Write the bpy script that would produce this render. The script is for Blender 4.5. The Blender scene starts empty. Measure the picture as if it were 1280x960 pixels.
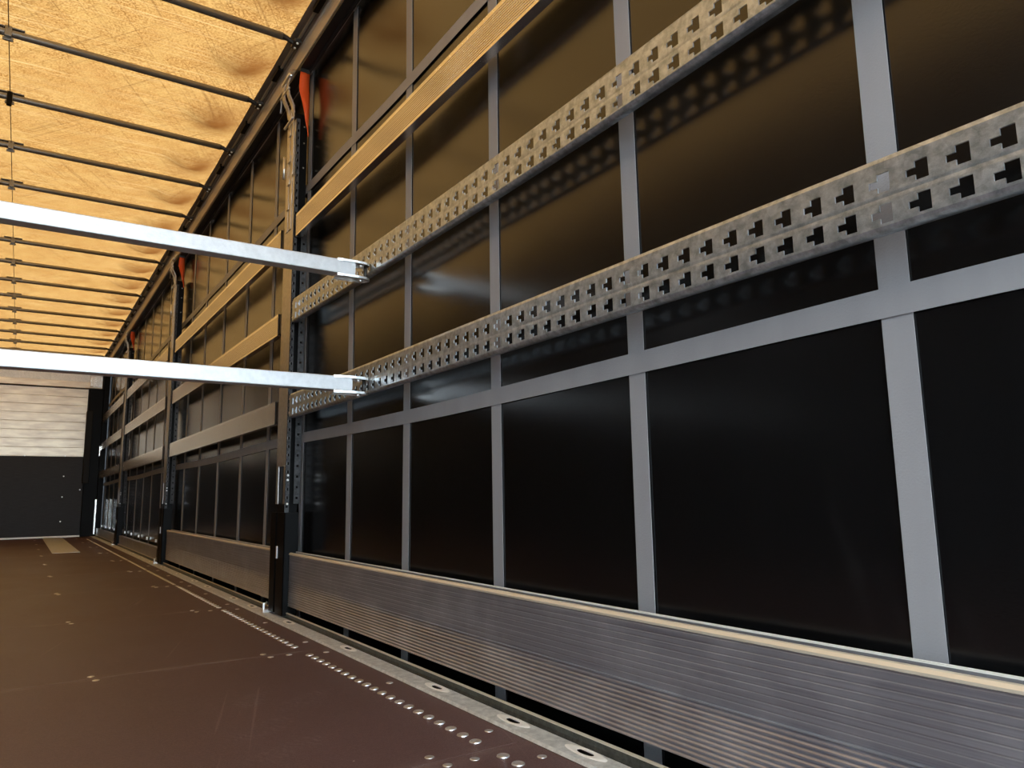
import bpy, bmesh, math, random
from mathutils import Matrix, Vector
random.seed(7)
sc = bpy.context.scene
COL = sc.collection

# ------------------------------------------------------------------ camera, sky, sun, exposure
cam_d = bpy.data.cameras.new('camera')
cam_d.sensor_width = 36.0
cam_d.lens = 912.6 / 1280 * 36.0
cam_d.clip_start = 0.02
cam_d.clip_end = 300
cam = bpy.data.objects.new('camera', cam_d)
COL.objects.link(cam)
cam.matrix_world = Matrix(((0.831942, -0.071151, -0.550281, 0.0),
                           (-0.554645, -0.134342, -0.821170, 0.0),
                           (-0.015499, 0.988377, -0.151228, 0.0),
                           (0, 0, 0, 1)))
sc.camera = cam

SKY_COLOR = (0.74, 0.88, 1.0, 1)
SKY_STRENGTH = 10.0
SUN_STRENGTH = 34.0
EXPOSURE = 0.0

w = bpy.data.worlds.new('sky')
sc.world = w
w.use_nodes = True
wt = w.node_tree
wt.nodes['Background'].inputs['Color'].default_value = SKY_COLOR
wt.nodes['Background'].inputs['Strength'].default_value = SKY_STRENGTH

sd = bpy.data.lights.new('sun', 'SUN')
sd.energy = SUN_STRENGTH
sd.angle = math.radians(0.6)
sd.color = (1.0, 0.93, 0.82)
sun = bpy.data.objects.new('sun', sd)
COL.objects.link(sun)
sun.location = (-3, 4, 8)
sun_dir = Vector((0.50, -0.38, -1.0))      # the way the light travels
sun.rotation_euler = sun_dir.to_track_quat('-Z', 'Y').to_euler()

vs = sc.view_settings
vs.view_transform = 'Standard'
vs.look = 'None'
vs.gamma = 1.0
vs.use_curve_mapping = False
vs.exposure = EXPOSURE

# ------------------------------------------------------------------ materials
def mat(name, color=(0.5, 0.5, 0.5), rough=0.5, metal=0.0, spec=0.5):
    m = bpy.data.materials.new(name)
    m.use_nodes = True
    b = m.node_tree.nodes['Principled BSDF']
    b.inputs['Base Color'].default_value = (*color, 1)
    b.inputs['Roughness'].default_value = rough
    b.inputs['Metallic'].default_value = metal
    b.inputs['Specular IOR Level'].default_value = spec
    return m

def N(m, typ, **kw):
    n = m.node_tree.nodes.new(typ)
    for k, v in kw.items():
        if k in n.inputs:
            n.inputs[k].default_value = v
        else:
            setattr(n, k, v)
    return n

def L(m, a, b):
    m.node_tree.links.new(a, b)

def P(m):
    return m.node_tree.nodes['Principled BSDF']

def coords(m, scale=(1, 1, 1), rot=(0, 0, 0)):
    tc = N(m, 'ShaderNodeTexCoord')
    mp = N(m, 'ShaderNodeMapping')
    mp.inputs['Scale'].default_value = scale
    src = tc.outputs['Object']
    if any(rot):
        r0 = N(m, 'ShaderNodeMapping')
        r0.inputs['Rotation'].default_value = rot
        L(m, src, r0.inputs['Vector'])
        src = r0.outputs['Vector']
    L(m, src, mp.inputs['Vector'])
    return mp.outputs['Vector']

def ramp(m, fac, stops):
    r = N(m, 'ShaderNodeValToRGB')
    e = r.color_ramp.elements
    e[0].position, e[0].color = stops[0][0], (*stops[0][1], 1)
    e[1].position, e[1].color = stops[-1][0], (*stops[-1][1], 1)
    for p, c in stops[1:-1]:
        x = e.new(p)
        x.color = (*c, 1)
    L(m, fac, r.inputs['Fac'])
    return r.outputs['Color']

def noise(m, vec, scale=5.0, detail=3.0, rough=0.5):
    n = N(m, 'ShaderNodeTexNoise')
    n.inputs['Scale'].default_value = scale
    n.inputs['Detail'].default_value = detail
    n.inputs['Roughness'].default_value = rough
    L(m, vec, n.inputs['Vector'])
    return n.outputs['Fac']

def bump(m, height, strength=0.2, dist=0.01):
    b = N(m, 'ShaderNodeBump')
    b.inputs['Strength'].default_value = strength
    b.inputs['Distance'].default_value = dist
    L(m, height, b.inputs['Height'])
    L(m, b.outputs['Normal'], P(m).inputs['Normal'])
    return b

def mixc(m, fac, a, b, blend='MIX'):
    x = N(m, 'ShaderNodeMix')
    x.data_type = 'RGBA'
    x.blend_type = blend
    for sock, v in ((x.inputs['Factor'], fac), (x.inputs['A'], a), (x.inputs['B'], b)):
        if hasattr(v, 'links'):
            L(m, v, sock)
        else:
            sock.default_value = v if isinstance(v, (int, float)) else (*v, 1)
    return x.outputs['Result']

def rough_from(m, fac, lo, hi):
    r = N(m, 'ShaderNodeMapRange')
    r.inputs['To Min'].default_value = lo
    r.inputs['To Max'].default_value = hi
    L(m, fac, r.inputs['Value'])
    L(m, r.outputs['Result'], P(m).inputs['Roughness'])

# galvanised steel with soft spangle
def galvanised(name, c0, c1, r0, r1, metal=0.9, scale=38):
    m = mat(name, metal=metal)
    v = coords(m)
    vo = N(m, 'ShaderNodeTexVoronoi')
    vo.inputs['Scale'].default_value = scale
    L(m, v, vo.inputs['Vector'])
    n = noise(m, v, 55, 7, 0.68)
    mx = mixc(m, 0.10, n, vo.outputs['Color'])
    sep = N(m, 'ShaderNodeSeparateColor')
    L(m, mx, sep.inputs['Color'])
    L(m, ramp(m, sep.outputs['Red'], [(0.36, c0), (0.64, c1)]), P(m).inputs['Base Color'])
    rough_from(m, n, r0, r1)
    bump(m, n, 0.45, 0.0018)
    return m

M_GALV = galvanised('galvanised_steel', (0.34, 0.39, 0.42), (0.68, 0.74, 0.78), 0.26, 0.42, 0.82, 60)
M_BAR = galvanised('bar_zinc', (0.56, 0.57, 0.58), (0.66, 0.67, 0.68), 0.38, 0.5, 0.5, 20)
M_CHAN = galvanised('side_channel_zinc', (0.52, 0.52, 0.48), (0.78, 0.78, 0.73), 0.38, 0.55, 0.4, 60)
M_RIDGE = galvanised('ridge_zinc', (0.055, 0.06, 0.055), (0.11, 0.12, 0.11), 0.35, 0.5, 0.7, 40)
M_COLLAR = mat('worn_bright_collar', (0.95, 0.92, 0.84), 0.4, 0.2)
M_BRIGHT = mat('bright_zinc', (0.9, 0.9, 0.88), 0.32, 0.9)
M_BLACK = mat('black_paint', (0.003, 0.003, 0.003), 0.45, 0.0, 0.10)
M_FLANGE = galvanised('weathered_flange', (0.04, 0.042, 0.045), (0.10, 0.102, 0.105), 0.5, 0.65, 0.5, 20)
M_DARK = mat('dark_steel', (0.05, 0.047, 0.043), 0.45, 0.5)
M_POST = galvanised('post_zinc', (0.50, 0.48, 0.44), (0.66, 0.63, 0.58), 0.32, 0.5, 0.9, 14)
M_BOW = mat('bow_steel', (0.27, 0.25, 0.22), 0.42, 0.6)
M_ORANGE = mat('orange_webbing', (0.85, 0.10, 0.012), 0.6)
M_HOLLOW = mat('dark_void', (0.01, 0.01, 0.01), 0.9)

# extruded aluminium slats and boards
def alu(name, c, rough, streak=0.12, metal=0.95, noise_amt=0.25):
    m = mat(name, c, rough, metal)
    v = coords(m, (30, 0.7, 60))
    n = noise(m, v, 3, 4, 0.6)
    d = tuple(x * (1 - noise_amt) for x in c)
    L(m, ramp(m, n, [(0.3, d), (0.7, c)]), P(m).inputs['Base Color'])
    rough_from(m, n, rough - streak / 2, rough + streak / 2)
    return m

M_ALU = alu('aluminium_lath', (0.95, 0.91, 0.84), 0.24, 0.08, 0.97, 0.12)
M_RAILALU = alu('roof_rail_aluminium', (0.86, 0.78, 0.66), 0.42, 0.1, 0.35)

# side board: aluminium, dull with smears
M_KICK = mat('side_board_aluminium', (0.5, 0.5, 0.52), 0.35, 0.72)
v = coords(M_KICK, (10, 0.5, 40))
n1 = noise(M_KICK, v, 4, 5, 0.6)
v2 = coords(M_KICK, (1, 1, 1.6))
n2 = noise(M_KICK, v2, 7, 4, 0.55)
c1 = ramp(M_KICK, n1, [(0.25, (0.27, 0.27, 0.30)), (0.75, (0.45, 0.46, 0.50))])
L(M_KICK, mixc(M_KICK, ramp(M_KICK, n2, [(0.45, (0, 0, 0)), (0.75, (0.5, 0.5, 0.5))]), c1, (0.62, 0.64, 0.68)), P(M_KICK).inputs['Base Color'])
rough_from(M_KICK, n2, 0.22, 0.42)
bump(M_KICK, n2, 0.12, 0.004)
M_EDGE = mat('cream_edge_strip', (0.86, 0.78, 0.62), 0.35, 0.5)

# curtain: glossy near-black PVC, with scuffs
M_CURT = mat('black_pvc', (0.010, 0.010, 0.010), 0.3, 0.0, 0.5)
v = coords(M_CURT)
big = noise(M_CURT, v, 1.3, 2, 0.5)
fine = noise(M_CURT, v, 260, 2, 0.6)
sc1 = noise(M_CURT, coords(M_CURT, (1, 5, 1.2), (0.35, 0, 0)), 5, 8, 0.72)
sc2 = noise(M_CURT, v, 2.3, 3, 0.5)
msk = N(M_CURT, 'ShaderNodeMath', operation='MULTIPLY')
L(M_CURT, ramp(M_CURT, sc1, [(0.56, (0, 0, 0)), (0.80, (1, 1, 1))]), msk.inputs[0])
L(M_CURT, ramp(M_CURT, sc2, [(0.45, (0, 0, 0)), (0.70, (1, 1, 1))]), msk.inputs[1])
vs_ = noise(M_CURT, coords(M_CURT, (1, 130, 1.6)), 1, 3, 0.5)      # thin upright rub marks
vm = N(M_CURT, 'ShaderNodeMath', operation='MULTIPLY')
L(M_CURT, ramp(M_CURT, vs_, [(0.70, (0, 0, 0)), (0.78, (1, 1, 1))]), vm.inputs[0])
L(M_CURT, ramp(M_CURT, fine, [(0.45, (0, 0, 0)), (0.62, (1, 1, 1))]), vm.inputs[1])
mm = N(M_CURT, 'ShaderNodeMath', operation='MAXIMUM')
L(M_CURT, msk.outputs[0], mm.inputs[0]); L(M_CURT, vm.outputs[0], mm.inputs[1])
L(M_CURT, mixc(M_CURT, mm.outputs[0], (0.0035, 0.0035, 0.0038), (0.017, 0.0165, 0.016)), P(M_CURT).inputs['Base Color'])
rough_from(M_CURT, big, 0.17, 0.23)
add = N(M_CURT, 'ShaderNodeMath', operation='MULTIPLY_ADD')
L(M_CURT, fine, add.inputs[0]); add.inputs[1].default_value = 0.02
L(M_CURT, big, add.inputs[2])
bump(M_CURT, add.outputs[0], 0.35, 0.010)
P(M_CURT).inputs['Specular IOR Level'].default_value = 0.85

# grey webbing straps
M_STRAP = mat('grey_webbing', (0.30, 0.30, 0.31), 0.45, 0.0, 0.5)
v = coords(M_STRAP)
n = noise(M_STRAP, v, 300, 2, 0.6)
n3 = noise(M_STRAP, coords(M_STRAP, (1, 1, 0.2)), 14, 3, 0.5)
L(M_STRAP, mixc(M_STRAP, n3, (0.26, 0.26, 0.27), (0.35, 0.35, 0.36)), P(M_STRAP).inputs['Base Color'])
bump(M_STRAP, n, 0.4, 0.0012)

# floor plywood: dark brown phenolic film
M_FLOOR = mat('brown_film_plywood', (0.10, 0.05, 0.04), 0.4, 0.0, 0.5)
v = coords(M_FLOOR)
g = noise(M_FLOOR, v, 420, 2, 0.7)
b1 = noise(M_FLOOR, coords(M_FLOOR, (1.2, 0.8, 1)), 2.2, 4, 0.55)
base = mixc(M_FLOOR, b1, (0.057, 0.023, 0.021), (0.092, 0.041, 0.036))
base = mixc(M_FLOOR, ramp(M_FLOOR, g, [(0.42, (0, 0, 0)), (0.66, (0.7, 0.7, 0.7))]), base, (0.165, 0.10, 0.09))
# dusty shoe prints: sole outlines filled with tread bars, dust on the film
tc = N(M_FLOOR, 'ShaderNodeTexCoord')
def shoe_print(cx, cy, ang, sx=0.045, sy=0.13):
    mp = N(M_FLOOR, 'ShaderNodeMapping', vector_type='TEXTURE')
    mp.inputs['Location'].default_value = (cx, cy, -0.48)
    mp.inputs['Rotation'].default_value = (0, 0, ang)
    mp.inputs['Scale'].default_value = (sx, sy, 1)
    L(M_FLOOR, tc.outputs['Object'], mp.inputs['Vector'])
    ln = N(M_FLOOR, 'ShaderNodeVectorMath', operation='LENGTH')
    L(M_FLOOR, mp.outputs['Vector'], ln.inputs[0])
    m = ramp(M_FLOOR, ln.outputs['Value'], [(0.72, (1, 1, 1)), (1.0, (0, 0, 0))])
    wv = N(M_FLOOR, 'ShaderNodeTexWave', bands_direction='Y')
    wv.inputs['Scale'].default_value = 2.3
    wv.inputs['Distortion'].default_value = 7.0
    wv.inputs['Detail'].default_value = 1
    L(M_FLOOR, mp.outputs['Vector'], wv.inputs['Vector'])
    t = ramp(M_FLOOR, wv.outputs['Fac'], [(0.45, (0, 0, 0)), (0.8, (1, 1, 1))])
    x = N(M_FLOOR, 'ShaderNodeMath', operation='MULTIPLY')
    L(M_FLOOR, m, x.inputs[0]); L(M_FLOOR, t, x.inputs[1])
    return x.outputs[0]
prints = None
for a in ((0.462, 1.66, -1.0), (0.475, 1.50, -1.1), (0.60, 1.82, -0.9), (0.52, 1.92, -0.8)):
    s = shoe_print(*a)
    if prints is None:
        prints = s
    else:
        q = N(M_FLOOR, 'ShaderNodeMath', operation='MAXIMUM')
        L(M_FLOOR, prints, q.inputs[0]); L(M_FLOOR, s, q.inputs[1])
        prints = q.outputs[0]
br = noise(M_FLOOR, v, 22, 3, 0.6)
q = N(M_FLOOR, 'ShaderNodeMath', operation='MULTIPLY')
L(M_FLOOR, prints, q.inputs[0]); L(M_FLOOR, ramp(M_FLOOR, br, [(0.42, (0, 0, 0)), (0.70, (0.40, 0.40, 0.40))]), q.inputs[1])
base = mixc(M_FLOOR, q.outputs[0], base, (0.23, 0.18, 0.17))
# specks of grit
vo = N(M_FLOOR, 'ShaderNodeTexVoronoi')
vo.inputs['Scale'].default_value = 9
L(M_FLOOR, v, vo.inputs['Vector'])
base = mixc(M_FLOOR, ramp(M_FLOOR, vo.outputs['Distance'], [(0.012, (1, 1, 1)), (0.022, (0, 0, 0))]), base, (0.5, 0.47, 0.42))
sy = N(M_FLOOR, 'ShaderNodeSeparateXYZ'); L(M_FLOOR, v, sy.inputs['Vector'])
def fm(op, a, b=None, c=None):
    n = N(M_FLOOR, 'ShaderNodeMath', operation=op)
    for i, q in enumerate((a, b, c)):
        if q is None: continue
        if hasattr(q, 'links'): L(M_FLOOR, q, n.inputs[i])
        else: n.inputs[i].default_value = q
    return n.outputs[0]
dj = fm('FRACT', fm('DIVIDE', fm('ADD', sy.outputs['Y'], 1.02 + 0.57 + 1.14), 1.14))      # 0.5 on a joint
dj = fm('ABSOLUTE', fm('SUBTRACT', dj, 0.5))
dn = noise(M_FLOOR, coords(M_FLOOR, (2.5, 9, 1)), 3, 4, 0.6)
dust = fm('MULTIPLY', ramp(M_FLOOR, dj, [(0.0, (1, 1, 1)), (0.035, (0, 0, 0))]), ramp(M_FLOOR, dn, [(0.42, (0, 0, 0)), (0.72, (0.8, 0.8, 0.8))]))
base = mixc(M_FLOOR, dust, base, (0.21, 0.15, 0.13))
scr = noise(M_FLOOR, coords(M_FLOOR, (70, 0.9, 1), (0, 0, 0.30)), 1, 2, 0.4)
base = mixc(M_FLOOR, ramp(M_FLOOR, scr, [(0.73, (0, 0, 0)), (0.76, (0.25, 0.25, 0.25))]), base, (0.30, 0.22, 0.20))
L(M_FLOOR, base, P(M_FLOOR).inputs['Base Color'])
rough_from(M_FLOOR, b1, 0.34, 0.50)
bump(M_FLOOR, g, 0.6, 0.0016)

# roof tarpaulin: woven translucent sheet
M_TARP = bpy.data.materials.new('translucent_roof_tarp')
M_TARP.use_nodes = True
nt = M_TARP.node_tree
for nd in list(nt.nodes):
    if nd.type != 'OUTPUT_MATERIAL':
        nt.nodes.remove(nd)
out = [nd for nd in nt.nodes if nd.type == 'OUTPUT_MATERIAL'][0]
tr = nt.nodes.new('ShaderNodeBsdfTranslucent')
df = nt.nodes.new('ShaderNodeBsdfDiffuse')
mxs = nt.nodes.new('ShaderNodeMixShader')
mxs.inputs['Fac'].default_value = 0.35
L(M_TARP, tr.outputs[0], mxs.inputs[1]); L(M_TARP, df.outputs[0], mxs.inputs[2]); L(M_TARP, mxs.outputs[0], out.inputs['Surface'])
v = coords(M_TARP)
grain = noise(M_TARP, v, 120, 3, 0.7)
cl = noise(M_TARP, v, 9, 4, 0.6)
s1 = noise(M_TARP, coords(M_TARP, (150, 1.2, 1), (0, 0, 0.50)), 1, 2, 0.5)
s2 = noise(M_TARP, coords(M_TARP, (150, 1.2, 1), (0, 0, -0.62)), 1, 2, 0.5)
s3 = noise(M_TARP, coords(M_TARP, (1.5, 170, 1), (0, 0, 0.04)), 1, 2, 0.5)
cA = ramp(M_TARP, grain, [(0.38, (0.043, 0.0182, 0.0036)), (0.62, (0.107, 0.0595, 0.0195))])
cA = mixc(M_TARP, ramp(M_TARP, cl, [(0.4, (0, 0, 0)), (0.7, (0.35, 0.35, 0.35))]), cA, (0.112, 0.073, 0.025))
for s in (s1, s2):
    cA = mixc(M_TARP, ramp(M_TARP, s, [(0.60, (0, 0, 0)), (0.66, (0.6, 0.6, 0.6))]), cA, (0.036, 0.0165, 0.0045))
cA = mixc(M_TARP, ramp(M_TARP, s3, [(0.58, (0, 0, 0)), (0.68, (0.6, 0.6, 0.6))]), cA, (0.130, 0.088, 0.040))
# fold shade painted brown into each field of the sheet, beside the rail
def mth(m, op, a, b=None, c=None):
    n = N(m, 'ShaderNodeMath', operation=op)
    for i, q in enumerate((a, b, c)):
        if q is None: continue
        if hasattr(q, 'links'): L(m, q, n.inputs[i])
        else: n.inputs[i].default_value = q
    return n.outputs[0]
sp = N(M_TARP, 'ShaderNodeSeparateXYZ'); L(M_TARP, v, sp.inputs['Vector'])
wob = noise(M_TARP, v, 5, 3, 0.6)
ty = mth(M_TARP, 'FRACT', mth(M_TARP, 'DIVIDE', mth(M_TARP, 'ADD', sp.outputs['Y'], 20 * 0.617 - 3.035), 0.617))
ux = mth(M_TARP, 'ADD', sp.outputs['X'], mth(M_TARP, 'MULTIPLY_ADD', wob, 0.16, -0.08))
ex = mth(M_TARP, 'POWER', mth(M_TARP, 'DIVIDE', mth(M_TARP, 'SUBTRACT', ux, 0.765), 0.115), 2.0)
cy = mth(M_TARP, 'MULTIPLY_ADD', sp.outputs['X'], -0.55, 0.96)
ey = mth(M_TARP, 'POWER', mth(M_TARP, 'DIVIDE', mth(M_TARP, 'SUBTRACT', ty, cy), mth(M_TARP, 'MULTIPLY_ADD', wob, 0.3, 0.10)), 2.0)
fold_shade = mth(M_TARP, 'EXPONENT', mth(M_TARP, 'MULTIPLY', mth(M_TARP, 'ADD', ex, ey), -1.0))
cA = mixc(M_TARP, mth(M_TARP, 'MULTIPLY', fold_shade, 0.95), cA, (0.030, 0.0105, 0.0022))
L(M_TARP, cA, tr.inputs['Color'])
df.inputs['Color'].default_value = (0.46, 0.33, 0.16, 1)

# front wall panels
M_WALLALU = mat('front_panel_aluminium', (0.72, 0.68, 0.60), 0.38, 0.8)
v = coords(M_WALLALU, (1.5, 1, 6))
n = noise(M_WALLALU, v, 2.5, 3, 0.5)
L(M_WALLALU, ramp(M_WALLALU, n, [(0.3, (0.58, 0.48, 0.38)), (0.7, (0.84, 0.74, 0.58))]), P(M_WALLALU).inputs['Base Color'])
M_WALLBLK = mat('black_front_board', (0.022, 0.022, 0.024), 0.55)
v = coords(M_WALLBLK, (3, 1, 60))
n = noise(M_WALLBLK, v, 3, 4, 0.6)
L(M_WALLBLK, ramp(M_WALLBLK, n, [(0.3, (0.009, 0.009, 0.010)), (0.7, (0.026, 0.025, 0.026))]), P(M_WALLBLK).inputs['Base Color'])
M_GROUND = mat('asphalt', (0.16, 0.16, 0.16), 0.9)
v = coords(M_GROUND)
L(M_GROUND, ramp(M_GROUND, noise(M_GROUND, v, 30, 4, 0.6), [(0.3, (0.11, 0.11, 0.11)), (0.7, (0.2, 0.2, 0.19))]), P(M_GROUND).inputs['Base Color'])

# ------------------------------------------------------------------ mesh helpers
def obj(name, bm, m, parent=None, smooth=False, bevel=0.0, loc=None):
    me = bpy.data.meshes.new(name)
    bmesh.ops.recalc_face_normals(bm, faces=bm.faces)
    bm.to_mesh(me)
    bm.free()
    for x in (m if isinstance(m, (list, tuple)) else [m]):
        me.materials.append(x)
    if smooth:
        for p in me.polygons:
            p.use_smooth = True
    o = bpy.data.objects.new(name, me)
    COL.objects.link(o)
    if parent:
        o.parent = parent
    if loc:
        o.location = loc
    if bevel:
        b = o.modifiers.new('bevel', 'BEVEL')
        b.width = bevel
        b.segments = 2
        b.limit_method = 'ANGLE'
    return o

def empty(name, loc=(0, 0, 0)):
    o = bpy.data.objects.new(name, None)
    COL.objects.link(o)
    o.empty_display_size = 0.05
    o.location = loc
    return o

def tag(o, label=None, cat=None, group=None, kind=None):
    if label: o['label'] = label
    if cat: o['category'] = cat
    if group: o['group'] = group
    if kind: o['kind'] = kind
    return o

def box(bm, x0, x1, y0, y1, z0, z1, mi=0):
    vs_ = [bm.verts.new((x, y, z)) for x in (x0, x1) for y in (y0, y1) for z in (z0, z1)]
    for f in ((0, 1, 3, 2), (4, 6, 7, 5), (0, 4, 5, 1), (2, 3, 7, 6), (0, 2, 6, 4), (1, 5, 7, 3)):
        fc = bm.faces.new([vs_[i] for i in f])
        fc.material_index = mi
    return vs_

def tube(bm, pts, r, seg=12, caps=True):
    rings = []
    for i, p in enumerate(pts):
        p = Vector(p)
        a = Vector(pts[max(i - 1, 0)]); b = Vector(pts[min(i + 1, len(pts) - 1)])
        d = (b - a).normalized()
        u = d.orthogonal().normalized() if abs(d.z) > 0.9 else d.cross(Vector((0, 0, 1))).normalized()
        v_ = d.cross(u).normalized()
        rr = r[i] if isinstance(r, (list, tuple)) else r
        rings.append([bm.verts.new(p + u * rr * math.cos(2 * math.pi * k / seg) + v_ * rr * math.sin(2 * math.pi * k / seg)) for k in range(seg)])
    for a, b in zip(rings, rings[1:]):
        for k in range(seg):
            bm.faces.new((a[k], a[(k + 1) % seg], b[(k + 1) % seg], b[k]))
    if caps:
        bm.faces.new(rings[0]); bm.faces.new(rings[-1])

def extrude_y(bm, prof, ys, dz=None, closed=True, mi=0, mi_end=0):
    """prof: list of (x,z); swept along y over stations ys, dz(y) shifts it."""
    rings = []
    for y in ys:
        s = dz(y) if dz else 0
        rings.append([bm.verts.new((x, y, z + s)) for x, z in prof])
    n = len(prof)
    for a, b in zip(rings, rings[1:]):
        for k in range(n if closed else n - 1):
            f = bm.faces.new((a[k], a[(k + 1) % n], b[(k + 1) % n], b[k]))
            f.material_index = mi
    if closed:
        for q in (rings[0], rings[-1]):
            bm.faces.new(q).material_index = mi_end

def dome(bm, c, r, h, seg=10, axis='z', sgn=1):
    c = Vector(c)
    def pt(u, v_, t):
        if axis == 'z': return c + Vector((u, v_, sgn * t))
        if axis == 'x': return c + Vector((sgn * t, u, v_))
        return c + Vector((u, sgn * t, v_))
    prev = None
    for a in (0, 0.5, 1.0):
        rr, t = r * math.cos(a), h * math.sin(a) / math.sin(1.2)
        ring = [bm.verts.new(pt(rr * math.cos(2 * math.pi * k / seg), rr * math.sin(2 * math.pi * k / seg), t)) for k in range(seg)]
        if prev:
            for k in range(seg):
                bm.faces.new((prev[k], prev[(k + 1) % seg], ring[(k + 1) % seg], ring[k]))
        else:
            bm.faces.new(ring[::-1])
        prev = ring
    bm.faces.new(prev)

def lin(a, b, n):
    return [a + (b - a) * i / n for i in range(n + 1)]

FZ = -0.48            # floor height below the lens
XC = 1.0              # the right side curtain
XL = -1.33            # left side
YR, YF = -1.3, 12.2   # rear opening and front wall
RZ = 2.07             # roof tarp
POSTS = [3.19, 6.27, 9.37]

# ------------------------------------------------------------------ structure
bm = bmesh.new(); box(bm, -60, 60, -60, 60, -1.75, -1.7)
tag(obj('ground', bm, M_GROUND), kind='structure')

# floor: brown plywood sheets with thin joints
floor = empty('floor', (0, 0, 0)); tag(floor, kind='structure')
JOINTS = [-1.02, 0.12, 1.27, 2.40, 3.54, 4.68, 5.82, 6.96, 8.10, 9.24, 10.38, 11.52]
edges = [YR] + JOINTS + [YF]
bm = bmesh.new()
for a, b in zip(edges, edges[1:]):
    box(bm, XL, 0.872, a + 0.0008, b - 0.0008, FZ - 0.028, FZ)
box(bm, XL, 0.94, YR, YF, FZ - 0.06, FZ - 0.030)
obj('plywood_sheets', bm, M_FLOOR, floor)
bm = bmesh.new()
box(bm, 0.30, 0.53, 8.4, YF, FZ, FZ + 0.003)
tag(obj('steel_plate', bm, M_CHAN, floor), 'bare steel plate let into the floor')

def rivet_mesh(r, h, dish):
    bm = bmesh.new()
    seg = 14
    prof = [(r, 0.0), (r * 0.97, h * 0.6), (r * 0.80, h), (r * 0.66, h * (0.3 if dish else 1.1)), (r * 0.40, h * (0.5 if dish else 1.25)), (0.15 * r, h * (0.9 if dish else 1.35))]
    prev = None
    for rr, z in prof:
        ring = [bm.verts.new((rr * math.cos(2 * math.pi * k / seg), rr * math.sin(2 * math.pi * k / seg), z)) for k in range(seg)]
        if prev:
            for k in range(seg):
                bm.faces.new((prev[k], prev[(k + 1) % seg], ring[(k + 1) % seg], ring[k]))
        prev = ring
    bm.faces.new(prev)
    me = bpy.data.meshes.new('rivet')
    bmesh.ops.recalc_face_normals(bm, faces=bm.faces)
    bm.to_mesh(me); bm.free()
    me.materials.append(M_BRIGHT)
    for p in me.polygons: p.use_smooth = True
    return me
RIV = rivet_mesh(0.0125, 0.0028, True)
SCR = rivet_mesh(0.0095, 0.0012, False)
rivets = []
y = 0.97
while y < 11.4:
    if min(abs(y - j) for j in JOINTS) > 0.028:
        rivets.append((0.785, y, RIV))
    y += 0.0502
for j in JOINTS[2:]:
    for x in (0.205, 0.675):
        rivets.append((x + 0.004, j - 0.028, SCR)); rivets.append((x - 0.004, j + 0.028, SCR))
    rivets.append((0.735, j - 0.03, SCR))
for y in (1.176, 1.363, 1.855, 2.335, 2.54, 3.03, 3.48, 3.67, 4.15, 4.59, 4.84, 5.3, 5.75, 6.2):
    rivets.append((0.842, y, SCR))
rivets.sort(key=lambda t: t[1])
for i, (x, y, me) in enumerate(rivets[:92]):
    o = bpy.data.objects.new('rivet' if me is RIV else 'screw', me)
    COL.objects.link(o); o.parent = floor; o.location = (x, y, FZ)
bm = bmesh.new()
for x, y, me in rivets[92:]:
    dome(bm, (x, y, FZ), 0.0115, 0.002, 8)
tag(obj('distant_rivets', bm, M_BRIGHT, floor), kind='stuff')

# galvanised side channel with lashing recesses
chan = empty('trim_1', (0, 0, 0)); tag(chan, kind='structure')
OV = [0.72, 1.137, 1.38, 1.727, 2.334, 2.96, 3.51, 3.85, 4.46, 4.83, 5.37, 6.0, 6.6, 7.2, 7.8, 8.4, 9.0, 9.6]
OX = 0.914
bm = bmesh.new()
# top plate with real slots
ys = [YR]; slots = []
for o_ in OV:
    ys += [o_ - 0.022, o_ + 0.022]; slots.append((o_ - 0.022, o_ + 0.022))
ys.append(YF)
xs = [0.872, 0.876, 0.879, OX - 0.011, OX + 0.005, 0.9315]
zs = [FZ + 0.001, FZ + 0.007, FZ + 0.003, FZ + 0.003, FZ + 0.003, FZ + 0.003]
g_ = [[bm.verts.new((x, y, z)) for x, z in zip(xs, zs)] for y in ys]
for i in range(len(ys) - 1):
    for k in range(len(xs) - 1):
        if k == 3 and any(abs(ys[i] - s[0]) < 1e-6 for s in slots):
            continue
        bm.faces.new((g_[i][k], g_[i][k + 1], g_[i + 1][k + 1], g_[i + 1][k]))
obj('channel_plate', bm, M_CHAN, chan)
bm = bmesh.new()
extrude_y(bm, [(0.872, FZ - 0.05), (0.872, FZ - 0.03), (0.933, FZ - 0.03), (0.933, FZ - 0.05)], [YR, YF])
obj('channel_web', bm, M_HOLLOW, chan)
bm = bmesh.new()
extrude_y(bm, [(0.934, FZ - 0.03), (0.934, FZ + 0.004), (0.9368, FZ + 0.009), (0.9355, FZ + 0.019), (0.937, FZ + 0.022),
               (0.941, FZ + 0.022), (0.942, FZ + 0.018), (0.942, FZ - 0.03)], [YR, YF])
obj('ridge_profile', bm, M_RIDGE, chan)
bm = bmesh.new()
extrude_y(bm, [(0.9352, FZ + 0.0205), (0.9362, FZ + 0.0238), (0.9415, FZ + 0.0238), (0.9425, FZ + 0.0205)], [YR, YF])
obj('cream_lip', bm, M_EDGE, chan)
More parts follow.
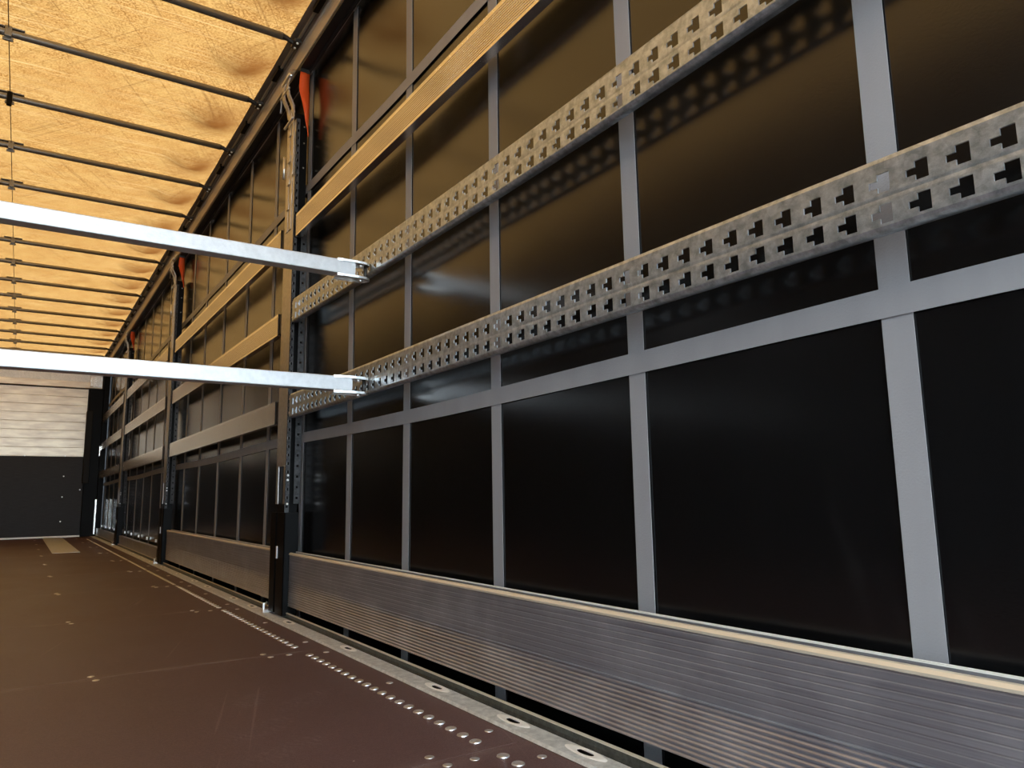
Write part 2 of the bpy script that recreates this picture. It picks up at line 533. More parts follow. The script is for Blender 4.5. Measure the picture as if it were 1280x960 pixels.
for o_ in OV:      # worn dished collar round each lashing slot, ring bar below
    bm = bmesh.new()
    seg = 22; prev = None
    for s_, z in ((1.0, FZ + 0.0032), (0.88, FZ + 0.0048), (0.70, FZ + 0.0042), (0.45, FZ + 0.0034)):
        ring = []
        for k in range(seg):
            a = 2 * math.pi * k / seg
            ex = 0.0165 * s_ if s_ > 0.5 else 0.0085; ey = 0.060 * s_ if s_ > 0.5 else 0.023
            ring.append(bm.verts.new((OX + ex * math.cos(a), o_ + ey * math.sin(a), z)))
        if prev:
            for k in range(seg):
                bm.faces.new((prev[k], prev[(k + 1) % seg], ring[(k + 1) % seg], ring[k]))
        prev = ring
    obj('lashing_collar', bm, M_COLLAR, chan, smooth=True)
    bm = bmesh.new()
    tube(bm, [(OX - 0.002, o_ - 0.02, FZ - 0.008), (OX - 0.002, o_ + 0.02, FZ - 0.008)], 0.005, 8)
    obj('lashing_ring', bm, M_DARK, chan)

bm = bmesh.new()
extrude_y(bm, [(0.925, -0.68), (0.925, -0.505), (0.9335, -0.505), (0.9335, -0.615), (1.04, -0.615), (1.04, -0.68)], [YR, YF])
obj('added_side_beam', bm, M_HOLLOW, chan)  # added beam, shuts off daylight leaking up under the curtain
for xa, xb in ((0.925, 1.06), (XL - 0.06, XL + 0.06)):
    bm = bmesh.new(); box(bm, xa, xb, YR - 0.06, YR, -0.68, 2.09)
    obj('added_rear_pillar', bm, M_HOLLOW, chan)  # unseen, added to keep rear sky light out of the side gap
# right curtain with grey webbing
STRAPS_Y = [-0.54, 0.0, 0.529, 1.053, 1.570, 2.107, 2.600, 3.140, 3.679, 4.223, 4.784, 5.352, 5.886, 6.42, 6.95, 7.483, 8.05, 8.61, 9.17, 9.72, 10.26, 10.8, 11.34, 11.88]
def sag(y):
    for p in [-0.02] + POSTS:
        pass
    return 0.0
curt = empty('wall_right', (0, 0, 0)); tag(curt, kind='structure')
bm = bmesh.new()
yy = lin(YR, YF, 260); zz = lin(-0.62, 2.02, 44)
gr = []
for y in yy:
    row = []
    for z in zz:
        b = 0.0025 * math.sin(y * 3.1 + z * 0.9) + 0.0012 * math.sin(y * 7.3 - z * 2.3 + 1.0)
        b += 0.004 * max(0, (z - 1.5)) * math.sin(y * 11.7)
        row.append(bm.verts.new((XC + 0.008 + b, y, z)))
    gr.append(row)
for i in range(len(yy) - 1):
    for k in range(len(zz) - 1):
        bm.faces.new((gr[i][k], gr[i + 1][k], gr[i + 1][k + 1], gr[i][k + 1]))
obj('curtain_sheet', bm, M_CURT, curt, smooth=True)
def curtx(y, z):
    return XC + 0.008 + 0.0025 * math.sin(y * 3.1 + z * 0.9) + 0.0012 * math.sin(y * 7.3 - z * 2.3 + 1.0) + 0.004 * max(0, (z - 1.5)) * math.sin(y * 11.7)
def ribbon(bm, pts, off=0.003, th=0.0012):
    """pts: list of ((y,z),(y,z)) edge pairs lying on the curtain"""
    rows = []
    for a, b in pts:
        xa = min(curtx(*a), curtx(*b)) - off
        rows.append([bm.verts.new((xa, a[0], a[1])), bm.verts.new((xa, b[0], b[1])),
                     bm.verts.new((xa + th, b[0], b[1])), bm.verts.new((xa + th, a[0], a[1]))])
    for r0, r1 in zip(rows, rows[1:]):
        for k in range(4):
            bm.faces.new((r0[k], r0[(k + 1) % 4], r1[(k + 1) % 4], r1[k]))
    bm.faces.new(rows[0]); bm.faces.new(rows[-1])
for i, y0 in enumerate(STRAPS_Y):
    bm = bmesh.new()
    wd = 0.0225
    ribbon(bm, [((y0 - wd, z), (y0 + wd, z)) for z in lin(-0.62, 1.975, 30)])
    st = obj('strap', bm, M_STRAP, curt)
    bm = bmesh.new()   # roller hook that carries the strap
    box(bm, XC - 0.010, XC + 0.002, y0 - 0.012, y0 + 0.012, 1.972, 1.992)
    box(bm, XC - 0.006, XC - 0.002, y0 - 0.004, y0 + 0.004, 1.99, 2.025)
    dome(bm, (XC - 0.010, y0, 1.982), 0.006, 0.005, 8, 'x', -1)
    obj('strap_hook', bm, M_BRIGHT, st)
    if y0 > 6.6:
        bm = bmesh.new()
        box(bm, XC - 0.016, XC - 0.002, y0 - 0.014, y0 + 0.014, -0.345, -0.318)
        obj('strap_buckle', bm, M_BRIGHT, st, bevel=0.003)
for nm, z0, z1, amp in (('webbing_band', 0.236, 0.279, 0.006), ('webbing_band', 1.388, 1.430, 0.004)):
    bm = bmesh.new()
    f = lambda y: amp * math.sin(y * 1.9 + z0 * 5)
    ribbon(bm, [((y, z0 + f(y)), (y, z1 + f(y))) for y in lin(YR, YF, 160)], off=0.0062)
    obj(nm, bm, M_STRAP, curt)

# left curtain, far side of the load space
bm = bmesh.new()
box(bm, XL - 0.03, XL - 0.02, YR, YF, -0.6, 2.06)
lc = empty('wall_left', (0, 0, 0)); tag(lc, kind='structure')
obj('curtain_sheet', bm, M_CURT, lc)
for y0 in STRAPS_Y:
    bm = bmesh.new(); box(bm, XL - 0.020, XL - 0.017, y0 - 0.0225, y0 + 0.0225, -0.6, 2.0)
    obj('strap', bm, M_STRAP, lc)

# front wall
fw = empty('wall_front', (0, YF, 0)); tag(fw, kind='structure')
def F(name, m, boxes, bevel=0.0, parent=None):
    bm = bmesh.new()
    for b in boxes: box(bm, *b)
    return obj(name, bm, m, parent or fw, bevel=bevel, loc=None)
F('backing_sheet', M_WALLBLK, [(XL - 0.04, 1.06, 0.030, 0.05, -0.62, 2.10)])
# aluminium planks
bm = bmesh.new()
zz = [0.655 + i * (1.63 - 0.655) / 8 for i in range(9)]
pr = [(0.03, zz[0])]
for a, b in zip(zz, zz[1:]):
    pr += [(0.0, a + 0.004), (0.0, b - 0.004), (0.004, b - 0.001)]
pr += [(0.03, zz[-1])]
vs0 = [bm.verts.new((XL, y, z)) for y, z in pr]
vs1 = [bm.verts.new((0.73, y, z)) for y, z in pr]
for k in range(len(pr) - 1):
    bm.faces.new((vs0[k], vs0[k + 1], vs1[k + 1], vs1[k]))
obj('aluminium_planks', bm, M_WALLALU, fw)
F('kick_board', M_WALLBLK, [(XL, 0.745, -0.004, 0.03, FZ, 0.650)], 0.002)
F('board_top_strip', M_RAILALU, [(XL, 0.735, -0.008, 0.0, 0.648, 0.660)])
F('floor_strip', M_RAILALU, [(XL, 0.80, -0.03, 0.0, FZ, FZ + 0.022)])
F('header_lip', M_WALLALU, [(XL, 0.90, -0.06, 0.03, 1.64, 1.73)], 0.004)
F('header_beam', M_POST, [(XL, 0.90, -0.02, 0.03, 1.73, 1.86)], 0.004)
F('header_cover', M_WALLBLK, [(XL, 0.92, -0.015, 0.03, 1.86, 2.06)])
F('header_corner_block', M_ALU, [(0.74, 0.90, -0.09, -0.062, 1.66, 1.81)], 0.003)
F('corner_column', M_BLACK, [(0.745, 0.925, -0.05, 0.03, FZ, 1.64), (0.925, 1.0, -0.045, 0.03, -0.6, 2.0)], 0.006)
F('dark_cover_box', mat('anthracite', (0.016, 0.018, 0.020), 0.6, 0.0, 0.2), [(0.722, 0.80, -0.17, -0.052, 0.27, 1.30)], 0.006)
F('corner_light_leak', M_ALU, [(0.905, 0.928, -0.075, -0.052, FZ + 0.03, 0.04), (0.912, 0.928, -0.075, -0.052, 0.66, 0.80)], 0.002)  # daylight leak at the corner, built as bright strips
for x, z in ((0.02, 0.655), (0.50, 0.655), (0.50, 0.37), (0.50, 0.08), (0.50, -0.26), (0.71, 0.18)):
    bm = bmesh.new(); dome(bm, (x, -0.008, z), 0.010, 0.006, 8, 'y', -1)
    obj('screw', bm, M_BRIGHT, fw)

# roof tarpaulin
BOWS = [3.035 + 0.617 * k for k in range(-8, 15)]
BOWS = [b for b in BOWS if YR + 0.1 < b < YF - 0.1]
roof = empty('ceiling', (0, 0, 0)); tag(roof, kind='structure')
bm = bmesh.new()
XT = 0.876
xs = lin(XL, XT, 88); ys = lin(YR, YF, 600)
PITCH = 0.617
def tarp_z(x, y):
    t = ((y - 3.035) / PITCH) % 1.0
    k = math.floor((y - 3.035) / PITCH)
    s = math.sin(math.pi * t)
    rr = math.sin(k * 12.9898) * 0.5
    z = RZ - 0.004 * s
    c = 0.50 + 0.05 * rr
    # slack gusset beside the rail: the sheet is drawn down into a soft fold
    u = (XT - x) / 0.30
    if 0 < u < 1:
        wdt = 0.10 + 0.12 * (1 - u)
        e = math.exp(-((t - c) / wdt) ** 2)
        z -= (0.045 + 0.02 * rr) * e * math.sin(math.pi * min(1, u * 1.0)) ** 1.3
    z += 0.0015 * math.sin(23 * x + 9 * y) * s
    return z
gr = [[bm.verts.new((x, y, tarp_z(x, y))) for x in xs] for y in ys]
for i in range(len(ys) - 1):
    for k in range(len(xs) - 1):
        bm.faces.new((gr[i][k], gr[i][k + 1], gr[i + 1][k + 1], gr[i + 1][k]))
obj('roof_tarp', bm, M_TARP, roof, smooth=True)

# right roof rail
rr_ = empty('trim_2', (0, 0, 0)); tag(rr_, kind='structure')
bm = bmesh.new()
extrude_y(bm, [(0.930, 1.972), (0.927, 2.034), (0.922, 2.038), (0.922, 2.085), (1.06, 2.085), (1.06, 1.93), (1.05, 1.93), (1.05, 1.990), (0.985, 1.990), (0.985, 1.975)], [YR, YF])
obj('rail_beam', bm, M_RAILALU, rr_)
bm = bmesh.new()
extrude_y(bm, [(0.934, 1.9715), (0.984, 1.9745), (0.984, 1.950), (0.975, 1.950), (0.975, 1.966), (0.948, 1.966), (0.948, 1.958), (0.934, 1.958)], [YR, YF])
obj('curtain_track', bm, M_DARK, rr_)
bm = bmesh.new()
extrude_y(bm, [(0.872, 2.064), (0.872, 2.082), (0.9215, 2.082), (0.9215, 2.046), (0.912, 2.046), (0.912, 2.060), (0.884, 2.060)], [YR, YF])
obj('slide_track', bm, M_BOW, rr_)
bm = bmesh.new()
tube(bm, [(0.902, YR, 2.051), (0.902, YF, 2.051)], 0.007, 10)
obj('track_pipe', bm, M_BOW, rr_, smooth=True)
for b in BOWS:
    if b < 2: continue
    bm = bmesh.new()
    box(bm, 0.886, 0.912, b - 0.36, b - 0.24, 2.036, 2.060)
    obj('slide_stop', bm, M_BLACK, rr_, bevel=0.004)
# left roof rail
bm = bmesh.new(); extrude_y(bm, [(XL - 0.04, 1.97), (XL + 0.02, 1.97), (XL + 0.02, 2.082), (XL - 0.04, 2.082)], [YR, YF])
tag(obj('trim_3', bm, M_RAILALU), kind='structure')

# ------------------------------------------------------------------ slats and perforated rails
def ribbed(x0, x1, z0, z1, ribs, depth=0.0013, pad=0.010):
    p = [(x1, z0), (x0, z0), (x0, z0 + pad)]
    st = (z1 - z0 - 2 * pad) / ribs
    for i in range(ribs):
        a = z0 + pad + i * st
        p += [(x0 + depth, a + st * 0.14), (x0 + depth, a + st * 0.30), (x0, a + st * 0.44), (x0, a + st)]
    p += [(x0, z1), (x1, z1)]
    return p
def slat(y0, y1, z0, z1, label, group):
    t = empty('side_lath', (0.93, (y0 + y1) / 2, z0))
    tag(t, label, 'lath', group)
    bm = bmesh.new()
    prof = [(x - 0.93, z - z0) for x, z in ribbed(0.93, 0.958, z0, z1, 11)]
    extrude_y(bm, prof, [y0 - (y0 + y1) / 2, y1 - (y0 + y1) / 2], mi_end=1)
    obj('lath_profile', bm, [M_ALU, M_HOLLOW], t)
    for y in (y0, y1):
        bm = bmesh.new()
        s = 1 if y == y0 else -1
        yl = y - (y0 + y1) / 2
        a, b = sorted((yl - s * 0.030, yl + s * 0.002))
        box(bm, 0.006, 0.030, a, b, 0.004, z1 - z0 - 0.004)
        obj('end_bracket', bm, M_DARK, t, bevel=0.002)
    return t
BAYS = [(-0.3, 3.08), (3.31, 6.11), (6.45, 9.20), (9.55, 12.10)]
slat(*BAYS[0], 1.145, 1.246, 'large ribbed aluminium lath running above both perforated rails', 'ribbed side laths')
LV = [(0.334, 0.436, 'lowest'), (0.741, 0.842, 'middle'), (1.145, 1.246, 'topmost')]
BN = ['', 'in the bay straight behind the post that ends the perforated rails', 'in the second last bay before the front wall', 'in the last bay, touching the front wall']
for i in (1, 2, 3):
    for z0, z1, nm in LV:
        slat(*BAYS[i], z0, z1, f'{nm} of three laths {BN[i]}', 'ribbed side laths')

def perforated_rail(z0, h, dz, label):
    t = empty('perforated_rail', (0.93, 0, z0))
    tag(t, label, 'rail', 'perforated lashing rails')
    bm = bmesh.new()
    # profile (x,z) front face plus folded flanges
    c = 0.043
    o1, o2 = 0.0515, 0.0085       # bottoms of the two hole rows
    flat = [0.0055, o2, o2 + 0.0075, o2 + 0.0175, o2 + 0.026, c - 0.005, c, c + 0.005, o1, o1 + 0.0075, o1 + 0.0175, o1 + 0.026, h - 0.007]
    prof = [(0.020, 0.0015), (0.008, 0.0), (0.0045, 0.0007), (0.0018, 0.0025)]
    for z in flat:
        prof.append((0.0004 if abs(z - c) < 1e-6 else 0.0, z))
    prof += [(0.002, h - 0.002), (0.006, h), (0.024, h)]
    base = 4
    ys = []
    kinds = []
    y = -0.26
    while y < 3.05:
        ys += [y, y + 0.0168, y + 0.0285]
        kinds += ['rect', 'nub', 'solid']
        y += 0.05
    ys.append(3.08)
    ys = [yy_ + 0.040 if yy_ < 3.0799 else yy_ for yy_ in ys]
    ys = [yy_ for yy_ in ys if yy_ < 3.0799] + [3.08]
    kinds = kinds[:len(ys) - 1]
    rows = [[bm.verts.new((x, y, z + dz(y))) for x, z in prof] for y in ys]
    iz = {round(z, 5): base + i for i, z in enumerate(flat)}
    def band(a, b): return range(iz[round(a, 5)], iz[round(b, 5)])
    for i in range(len(ys) - 1):
        skip = set()
        if ys[i] < 3.03:
            for o_ in (o1, o2):
                if kinds[i] == 'rect': skip |= set(band(o_, o_ + 0.026))
                if kinds[i] == 'nub': skip |= set(band(o_ + 0.0075, o_ + 0.0175))
        for k in range(len(prof) - 1):
            if k in skip: continue
            bm.faces.new((rows[i][k], rows[i][k + 1], rows[i + 1][k + 1], rows[i + 1][k]))
    r = obj('rail_profile', bm, M_GALV, t)
    so = r.modifiers.new('thickness', 'SOLIDIFY'); so.thickness = 0.0025; so.offset = 1 
    bm = bmesh.new()
    box(bm, 0.003, 0.028, 3.070, 3.11, 0.004 + dz(3.08), h - 0.004 + dz(3.08))
    obj('end_bracket', bm, M_GALV, t, bevel=0.002)
    for zz_ in (0.02, h - 0.02):
        bm = bmesh.new()
        dome(bm, (0.003, 3.096, zz_ + dz(3.08)), 0.006, 0.005, 8, 'x', -1)
        obj('bolt', bm, M_BRIGHT, t)
    return t
perforated_rail(0.3405, 0.0995, lambda y: 0.003 * (y - 0.3) / 2.8, 'lower galvanised rail with two rows of key shaped holes, above the grey webbing band')
perforated_rail(0.7395, 0.1015, lambda y: 0.016 * ((y - 1.45) / 0.9) ** 2 if y < 1.45 else 0.019 * ((y - 1.45) / 1.6) ** 1.5, 'upper galvanised rail with two rows of key shaped holes, under the top slat')

# side boards
def side_board(y0, y1, z0, z1, label, ribbed_low=True):
    t = empty('side_board', (0.94, (y0 + y1) / 2, z0))
    tag(t, label, 'board', 'aluminium side boards')
    yc = (y0 + y1) / 2
    pr = [(0.032 if ribbed_low else 0.030, 0.0), (0.0, 0.0)]
    H = z1 - z0
    if ribbed_low:
        hm = H * 0.44
        n = 11
        for i in range(n):
            a = hm * i / n; s = hm / n
            pr += [(0.0, a + s * 0.25), (0.0022, a + s * 0.50), (0.0022, a + s * 0.72), (0.0, a + s * 0.97)]
        pr += [(-0.0014, hm + 0.0005), (-0.0008, hm + 0.0020), (0.002, hm + 0.003)]
        top = H - 0.012
        n = 9
        for i in range(n):
            a = hm + 0.005 + (top - hm - 0.006) * i / n; s = (top - hm - 0.006) / n
            pr += [(0.001, a + s * 0.05), (0.001, a + s * 0.75), (0.0017, a + s * 0.88)]
        pr += [(0.001, top), (0.009, H - 0.012), (0.010, H - 0.034), (0.0275, H - 0.034), (0.0275, H - 0.0015), (0.032, H - 0.0015), (0.032, H - 0.03)]
    else:
        pr += [(0.0, H), (0.030, H)]
        for y_ in (y0 + 0.04, y1 - 0.04):
            bq = bmesh.new(); box(bq, -0.003, 0.0, y_ - yc - 0.02, y_ - yc + 0.02, 0.01, H - 0.01)
            obj('end_plate', bq, M_DARK, t)
    bm = bmesh.new()
    extrude_y(bm, pr, [y0 - yc, y1 - yc], mi_end=1)
    obj('board_profile', bm, [M_KICK, M_HOLLOW], t)
    if ribbed_low:
        bm = bmesh.new()
        extrude_y(bm, [(-0.001, H - 0.011), (-0.001, H - 0.007), (0.002, H - 0.002), (0.007, H - 0.001), (0.008, H - 0.012)], [y0 - yc, y1 - yc])
        tag(obj('front_lip', bm, M_EDGE, t), 'cream coloured front lip')
        bm = bmesh.new()
        extrude_y(bm, [(0.0280, H - 0.0015), (0.0280, H + 0.0015), (0.032, H + 0.0015), (0.032, H - 0.0015)], [y0 - yc, y1 - yc])
        obj('back_lip', bm, M_COLLAR, t)
    return t
side_board(-0.5, 3.07, -0.430, -0.216, 'ribbed aluminium side board with cream lip below the perforated rails')
side_board(3.31, 6.10, -0.430, -0.213, 'ribbed aluminium side board with cream lip behind the post that ends the perforated rails')
side_board(6.45, 9.20, -0.462, -0.365, 'low plain aluminium board in the second last bay before the front wall', False)
side_board(9.55, 12.1, -0.462, -0.365, 'low plain aluminium board in the bay touching the front wall', False)

# ------------------------------------------------------------------ side posts
def perf_strip(bm, xa, xb, y, z0, z1, pitch=0.040, hole=0.012, th=0.003, notch=False):
    """strip in the x-z plane facing the viewer, with a column of square holes"""
    xm = (xa + xb) / 2
    hw = min(hole / 2, (xb - xa) * 0.28)
    xs_ = [xa, xm - hw, xm + hw, xb]
    zs_ = [z0]
    z = z0 + 0.02
    hz = []
    while z + hole < z1 - 0.01:
        zs_ += [z, z + hole]; hz.append(round(z, 5)); z += pitch
    zs_.append(z1)
    g = [[bm.verts.new((x, y, z)) for x in xs_] for z in zs_]
    for i in range(len(zs_) - 1):
        for k in range(3):
            if k == 1 and round(zs_[i], 5) in hz: continue
            bm.faces.new((g[i][k], g[i][k + 1], g[i + 1][k + 1], g[i + 1][k]))

def post(yc, label):
    t = empty('side_post', (0.93, yc, FZ)); tag(t, label, 'post', 'sliding side posts')
    dz_ = -FZ
    def part(name, m, fn, bevel=0.0, smooth=False, parent=t):
        bm = bmesh.new(); fn(bm)
        bmesh.ops.translate(bm, verts=bm.verts, vec=(-0.93, -yc, dz_))
        return obj(name, bm, m, parent, smooth, bevel)
    f0, f1 = yc - 0.070, yc + 0.065          # inner face
    def col(bm):
        box(bm, 0.930, 0.936, f0, f1, 0.14, 1.72)
        box(bm, 0.930, 0.936, f0, f0 + 0.030, -0.02, 0.14)
        box(bm, 0.930, 0.936, f1 - 0.030, f1, -0.02, 0.14)
        box(bm, 0.936, 0.985, f1 - 0.006, f1, -0.02, 1.72)
    part('column', M_POST, col, 0.0015)
    part('column_core', M_BLACK, lambda bm: box(bm, 0.938, 0.990, f0 + 0.028, f1 - 0.008, -0.30, 1.76))
    def strip(bm):
        perf_strip(bm, 0.930, 0.948, f0, -0.20, 1.72, 0.036)
    o = part('perforated_flange', M_FLANGE, strip)
    so = o.modifiers.new('t', 'SOLIDIFY'); so.thickness = 0.002
    def strip2(bm):
        perf_strip(bm, 0.968, 0.994, f0 + 0.004, -0.02, 1.25, 0.045, 0.010)
    o = part('perforated_flange', M_FLANGE, strip2)
    so = o.modifiers.new('t', 'SOLIDIFY'); so.thickness = 0.002
    def sleeve(bm):
        pr = [(0.975, -0.115), (0.922, -0.115), (0.918, -0.109), (0.918, -0.016), (0.924, -0.010), (0.936, -0.006), (0.936, 0.0),
              (0.924, 0.004), (0.918, 0.010), (0.918, 0.080), (0.922, 0.085), (0.975, 0.085)]
        lo = [bm.verts.new((x, yc + y, FZ + 0.012)) for x, y in pr]
        hi = [bm.verts.new((x, yc + y, -0.055)) for x, y in pr]
        bm.faces.new(lo); bm.faces.new(hi)
        for k in range(len(pr)):
            bm.faces.new((lo[k], lo[(k + 1) % len(pr)], hi[(k + 1) % len(pr)], hi[k]))
    part('lower_sleeve', M_BLACK, sleeve)
    part('latch', M_BRIGHT, lambda bm: box(bm, 0.915, 0.9185, yc - 0.030, yc - 0.012, -0.245, -0.195), 0.001)
    part('locking_bolt', M_BRIGHT, lambda bm: tube(bm, [(0.906, yc + 0.102, FZ + 0.004), (0.906, yc + 0.102, FZ + 0.040), (0.915, yc + 0.09, FZ + 0.044)], 0.006, 8), 0)
    part('bolt_foot', M_BRIGHT, lambda bm: box(bm, 0.898, 0.935, yc + 0.082, yc + 0.120, FZ + 0.004, FZ + 0.016), 0.001)
    for z in (0.10, 0.08, -0.02, -0.09, -0.115):
        part('rivet_head', M_BRIGHT, lambda bm: dome(bm, (0.940, f0 - 0.001, z), 0.0055, 0.003, 8, 'y', -1))
    # narrow telescoping head, bent hook plate and rollers
    def head(bm):
        box(bm, 0.926, 0.930, yc - 0.040, yc - 0.005, 1.20, 1.80)
        box(bm, 0.926, 0.930, yc + 0.010, yc + 0.040, 1.20, 1.80)
        box(bm, 0.922, 0.929, yc - 0.058, yc - 0.048, 1.45, 1.66)
        for z in (1.30, 1.42, 1.53, 1.66, 1.74):
            box(bm, 0.921, 0.926, yc - 0.012, yc + 0.018, z, z + 0.03)
    part('telescoping_head', M_POST, head, 0.0015)
    def hook(bm):
        pts = [(0.925, 1.76), (0.918, 1.80), (0.900, 1.84), (0.893, 1.88), (0.900, 1.925), (0.915, 1.955)]
        for a, b in ((-0.045, -0.015), (0.020, 0.050)):
            rows = []
            for x, z in pts:
                rows.append([bm.verts.new(p) for p in ((x, yc + a, z), (x, yc + b, z), (x + 0.006, yc + b, z + 0.003), (x + 0.006, yc + a, z + 0.003))])
            for r0, r1 in zip(rows, rows[1:]):
                for k in range(4):
                    bm.faces.new((r0[k], r0[(k + 1) % 4], r1[(k + 1) % 4], r1[k]))
            bm.faces.new(rows[0]); bm.faces.new(rows[-1])
    part('hook_plate', M_POST, hook, 0.001)
    for nm, pts, r_ in (('carrier_roller', [(0.905, yc - 0.055, 1.935), (0.905, yc + 0.058, 1.935)], 0.013),
                        ('cross_pin', [(0.898, yc - 0.05, 1.87), (0.898, yc + 0.072, 1.87), (0.898, yc + 0.072, 1.80)], 0.006),
                        ('hanger_bolt', [(0.910, yc - 0.03, 1.935), (0.925, yc - 0.03, 1.975)], 0.008),
                        ('cross_pin', [(0.915, yc - 0.065, 1.72), (0.915, yc + 0.06, 1.72)], 0.006),
                        ('lock_lever', [(0.918, yc + 0.060, 1.47), (0.918, yc + 0.060, 1.58)], 0.006)):
        part(nm, M_BRIGHT, lambda bm: tube(bm, pts, r_, 10), smooth=True)
    for z in (1.28, 1.50, 1.62, 1.70):
        part('rivet_head', M_BRIGHT, lambda bm: dome(bm, (0.975, f0 + 0.026, z), 0.004, 0.003, 8, 'y', -1))
    return t

PN = ['tall black footed steel side post holding the ends of both perforated rails',
      'middle of the three steel side posts, between tall and low side boards',
      'steel side post between the two low plain boards by the front wall']
for yc, lb in zip(POSTS, PN):
    post(yc, lb)
# orange pull tapes hanging beside the post tops
for yc, lb, s_ in zip(POSTS, ['bright orange pull tape hanging beside the top of the big post','small red orange pull tape at the top of the middle post','tiny red orange pull tape on the post between the low plain boards'], (1.0, 0.8, 0.7)):
    t = empty('pull_tape', (0.958, yc - 0.09, 1.945)); tag(t, lb, 'tape', 'orange pull tapes')
    bm = bmesh.new()
    rows = []
    N_ = 16
    for i in range(N_ + 1):
        f = i / N_
        z = -0.315 * f * s_
        b = 0.021
        a = (-0.022 - 0.004 * math.sin(f * 6)) if f < 0.35 else -0.024 + 0.036 * (f - 0.35) / 0.5
        if f > 0.85: a += (f - 0.85) * 0.04
        a = min(a, b - 0.003)
        y_ = 0.006 * math.sin(f * 9) - 0.006 * f
        rows.append([bm.verts.new((a, y_, z)), bm.verts.new(((a + b) / 2, y_ - 0.006 * math.sin(f * 14), z)), bm.verts.new((b, y_ + 0.004, z + 0.004))])
    for r0, r1 in zip(rows, rows[1:]):
        for k in range(2):
            bm.faces.new((r0[k], r0[k + 1], r1[k + 1], r1[k]))
    o = obj('webbing', bm, M_ORANGE, t, smooth=True)
    so = o.modifiers.new('t', 'SOLIDIFY'); so.thickness = 0.002
    bm = bmesh.new()
    box(bm, -0.026, 0.022, -0.006, 0.010, -0.004, 0.014)
    obj('clamp', bm, M_DARK, t, bevel=0.002)

# ------------------------------------------------------------------ roof bows
def clip_mesh():
    bm = bmesh.new()
    box(bm, -0.060, 0.060, -0.014, 0.014, 0.020, 0.025)
    box(bm, -0.013, 0.013, -0.026, 0.026, -0.026, 0.022)
    box(bm, -0.020, 0.020, -0.006, 0.006, -0.036, -0.022)
    return bm
BN_ = ['', 'first', 'second', 'third', 'fourth', 'fifth', 'sixth', 'seventh', 'eighth', 'ninth', 'tenth', 'eleventh', 'twelfth', 'thirteenth', 'fourteenth', 'fifteenth']
vis = [b for b in BOWS if b > 2.6]
first = None
for i, b in enumerate(vis):
    lb = f'{BN_[i + 1]} dark steel roof bow counted from the top of the photo'
    if first is None:
        t = empty('roof_bow', (-0.185, b, 2.043)); 
        bm = bmesh.new()
        tube(bm, [(-1.10, 0, 0), (1.015, 0, 0)], 0.0165, 14)
        obj('bow_tube', bm, M_BOW, t, smooth=True)
        for s_ in (-1, 1):
            bm = bmesh.new()
            x0 = 1.01 if s_ == 1 else -1.095
            e = 1.092 if s_ == 1 else -1.14
            tube(bm, [(x0, 0, 0), (x0 + 0.3 * (e - x0), 0, -0.003), (x0 + 0.65 * (e - x0), 0.004, -0.012), (e, 0.006, -0.014)], [0.017, 0.012, 0.010, 0.012], 8)
            box(bm, min(e - 0.03 * s_, e), max(e - 0.03 * s_, e), -0.032, 0.032, -0.024, -0.006)
            obj('end_hinge', bm, M_DARK, t, bevel=0.002)
            for yy_ in (-0.02, 0.02):
                bm = bmesh.new()
                dome(bm, (e - 0.015 * s_, yy_, -0.024), 0.007, 0.006, 8, 'z', -1)
                obj('hinge_bolt', bm, M_BRIGHT, t)
        obj('centre_clip', clip_mesh(), M_BOW, t, bevel=0.002)
        first = t
    else:
        t = first.copy(); COL.objects.link(t); t.location = (-0.185, b, 2.043)
        for ch in list(first.children):
            c = ch.copy(); COL.objects.link(c); c.parent = t
    tag(t, lb, 'roof bow', 'roof bows')
bm = bmesh.new()
tube(bm, [(-0.185, YR, 2.0575), (-0.185, YF - 0.03, 2.0575)], 0.0022, 6)
tag(obj('roof_cable', bm, M_BOW), 'thin cable running lengthwise under the middle of the roof tarp', 'cable')
bm = bmesh.new()
tube(bm, [(-0.185, 0, 0), (-0.185, 0, 0.07)], 0.012, 10)
tag(obj('black_peg', bm, M_BLACK), 'short black peg standing on the clip of the third roof bow', 'peg').location = (0, vis[2] + 0.03, 2.0 )
bpy.data.objects['black_peg'].location = (0.0, vis[2] - 0.028, 1.985)

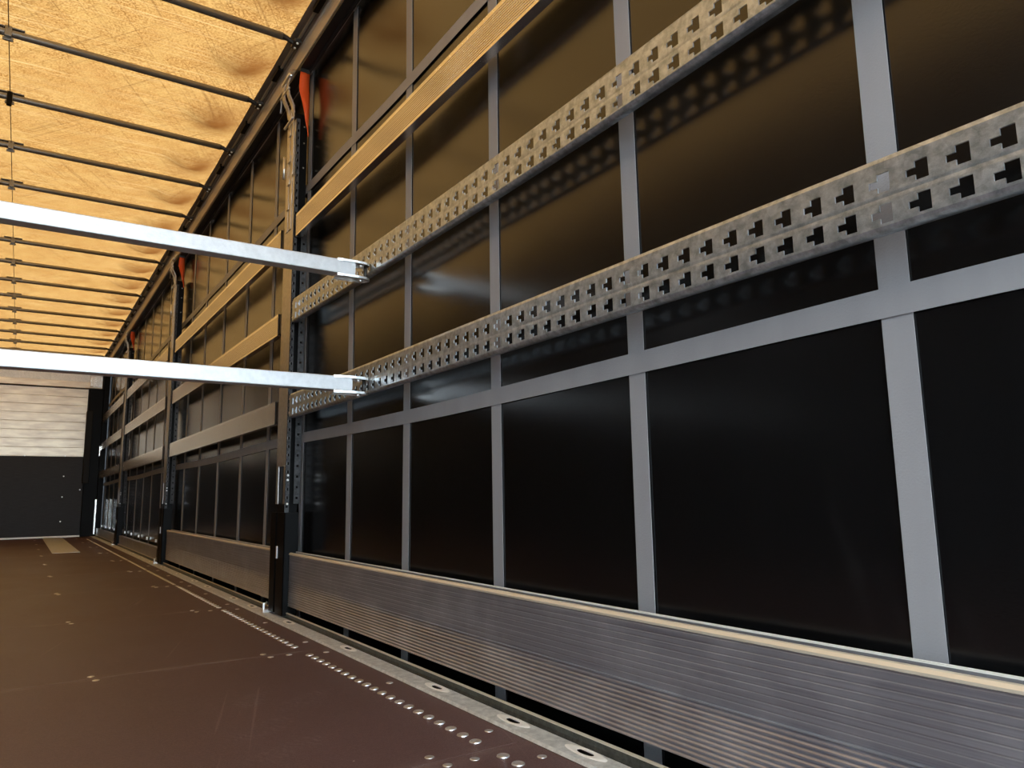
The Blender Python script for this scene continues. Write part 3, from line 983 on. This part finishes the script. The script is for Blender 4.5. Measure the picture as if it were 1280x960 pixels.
# ------------------------------------------------------------------ load bars
def load_bar(z0, z1, yf, xe, label):
    H = z1 - z0
    t = empty('load_bar', (xe, yf + H / 2, z0)); tag(t, label, 'bar', 'load bars')
    bm = bmesh.new()
    Lh = xe - XL - 0.02
    r = 0.003
    prof = []
    for cx, cz, a0 in ((-H / 2 + r, r, math.pi), (H / 2 - r, r, 1.5 * math.pi), (H / 2 - r, H - r, 0), (-H / 2 + r, H - r, 0.5 * math.pi)):
        for k in range(4):
            a = a0 + k * math.pi / 6
            prof.append((cx + r * math.cos(a), cz + r * math.sin(a)))
    A = [bm.verts.new((-Lh, y, z)) for y, z in prof]
    B = [bm.verts.new((0, y, z)) for y, z in prof]
    n = len(prof)
    for k in range(n):
        bm.faces.new((A[k], A[(k + 1) % n], B[(k + 1) % n], B[k]))
    bm.faces.new(A); bm.faces.new(B)
    obj('bar_tube', bm, M_BAR, t)
    reach = 0.93 - xe
    for name, za in (('upper_jaw', H - 0.006), ('lower_jaw', -0.0085)):
        bm = bmesh.new()
        pts = [(-0.062, -H / 2 - 0.0005), (-0.045, -H / 2 - 0.004), (0.010, -H / 2 - 0.005), (reach - 0.020, -H / 2 - 0.002), (reach - 0.008, -H / 2 + 0.006),
               (reach - 0.001, -H / 2 + 0.018), (reach - 0.001, H / 2 - 0.018), (reach - 0.008, H / 2 - 0.006), (reach - 0.020, H / 2 + 0.002), (0.0, H / 2 + 0.004), (-0.045, H / 2 + 0.003), (-0.062, H / 2)]
        n = len(pts)
        inn = [(x * 0.97 - 0.001, y * 0.86) for x, y in pts]
        th = 0.0085
        o0 = [bm.verts.new((x, y, za)) for x, y in pts]
        o1 = [bm.verts.new((x, y, za + th)) for x, y in pts]
        i0 = [bm.verts.new((x, y, za)) for x, y in inn]
        i1 = [bm.verts.new((x, y, za + th * 0.6)) for x, y in inn]
        bm.faces.new(o1); bm.faces.new(i1)
        for k in range(n):
            q = (k + 1) % n
            bm.faces.new((o0[k], o0[q], o1[q], o1[k]))
            bm.faces.new((o0[k], o0[q], i0[q], i0[k]))
            bm.faces.new((i0[k], i0[q], i1[q], i1[k]))
        jaw = obj(name, bm, M_BRIGHT, t, bevel=0.0012)
        bm = bmesh.new()
        dome(bm, (reach * 0.42, -H * 0.10, za + 0.002), 0.0095, 0.012, 14, 'z', -1)
        obj('bolt', bm, M_BRIGHT, jaw, smooth=True)
    bm = bmesh.new()
    tube(bm, [(reach - 0.012, 0.004, -0.002), (reach - 0.012, 0.004, H - 0.002)], 0.006, 10)
    obj('claw_pin', bm, M_DARK, t, smooth=True)
    return t
load_bar(0.728, 0.776, 2.22, 0.872, 'upper bright square load bar, its claw gripping the upper perforated rail')
load_bar(0.342, 0.388, 2.22, 0.868, 'lower bright square load bar, its claw gripping the lower perforated rail')
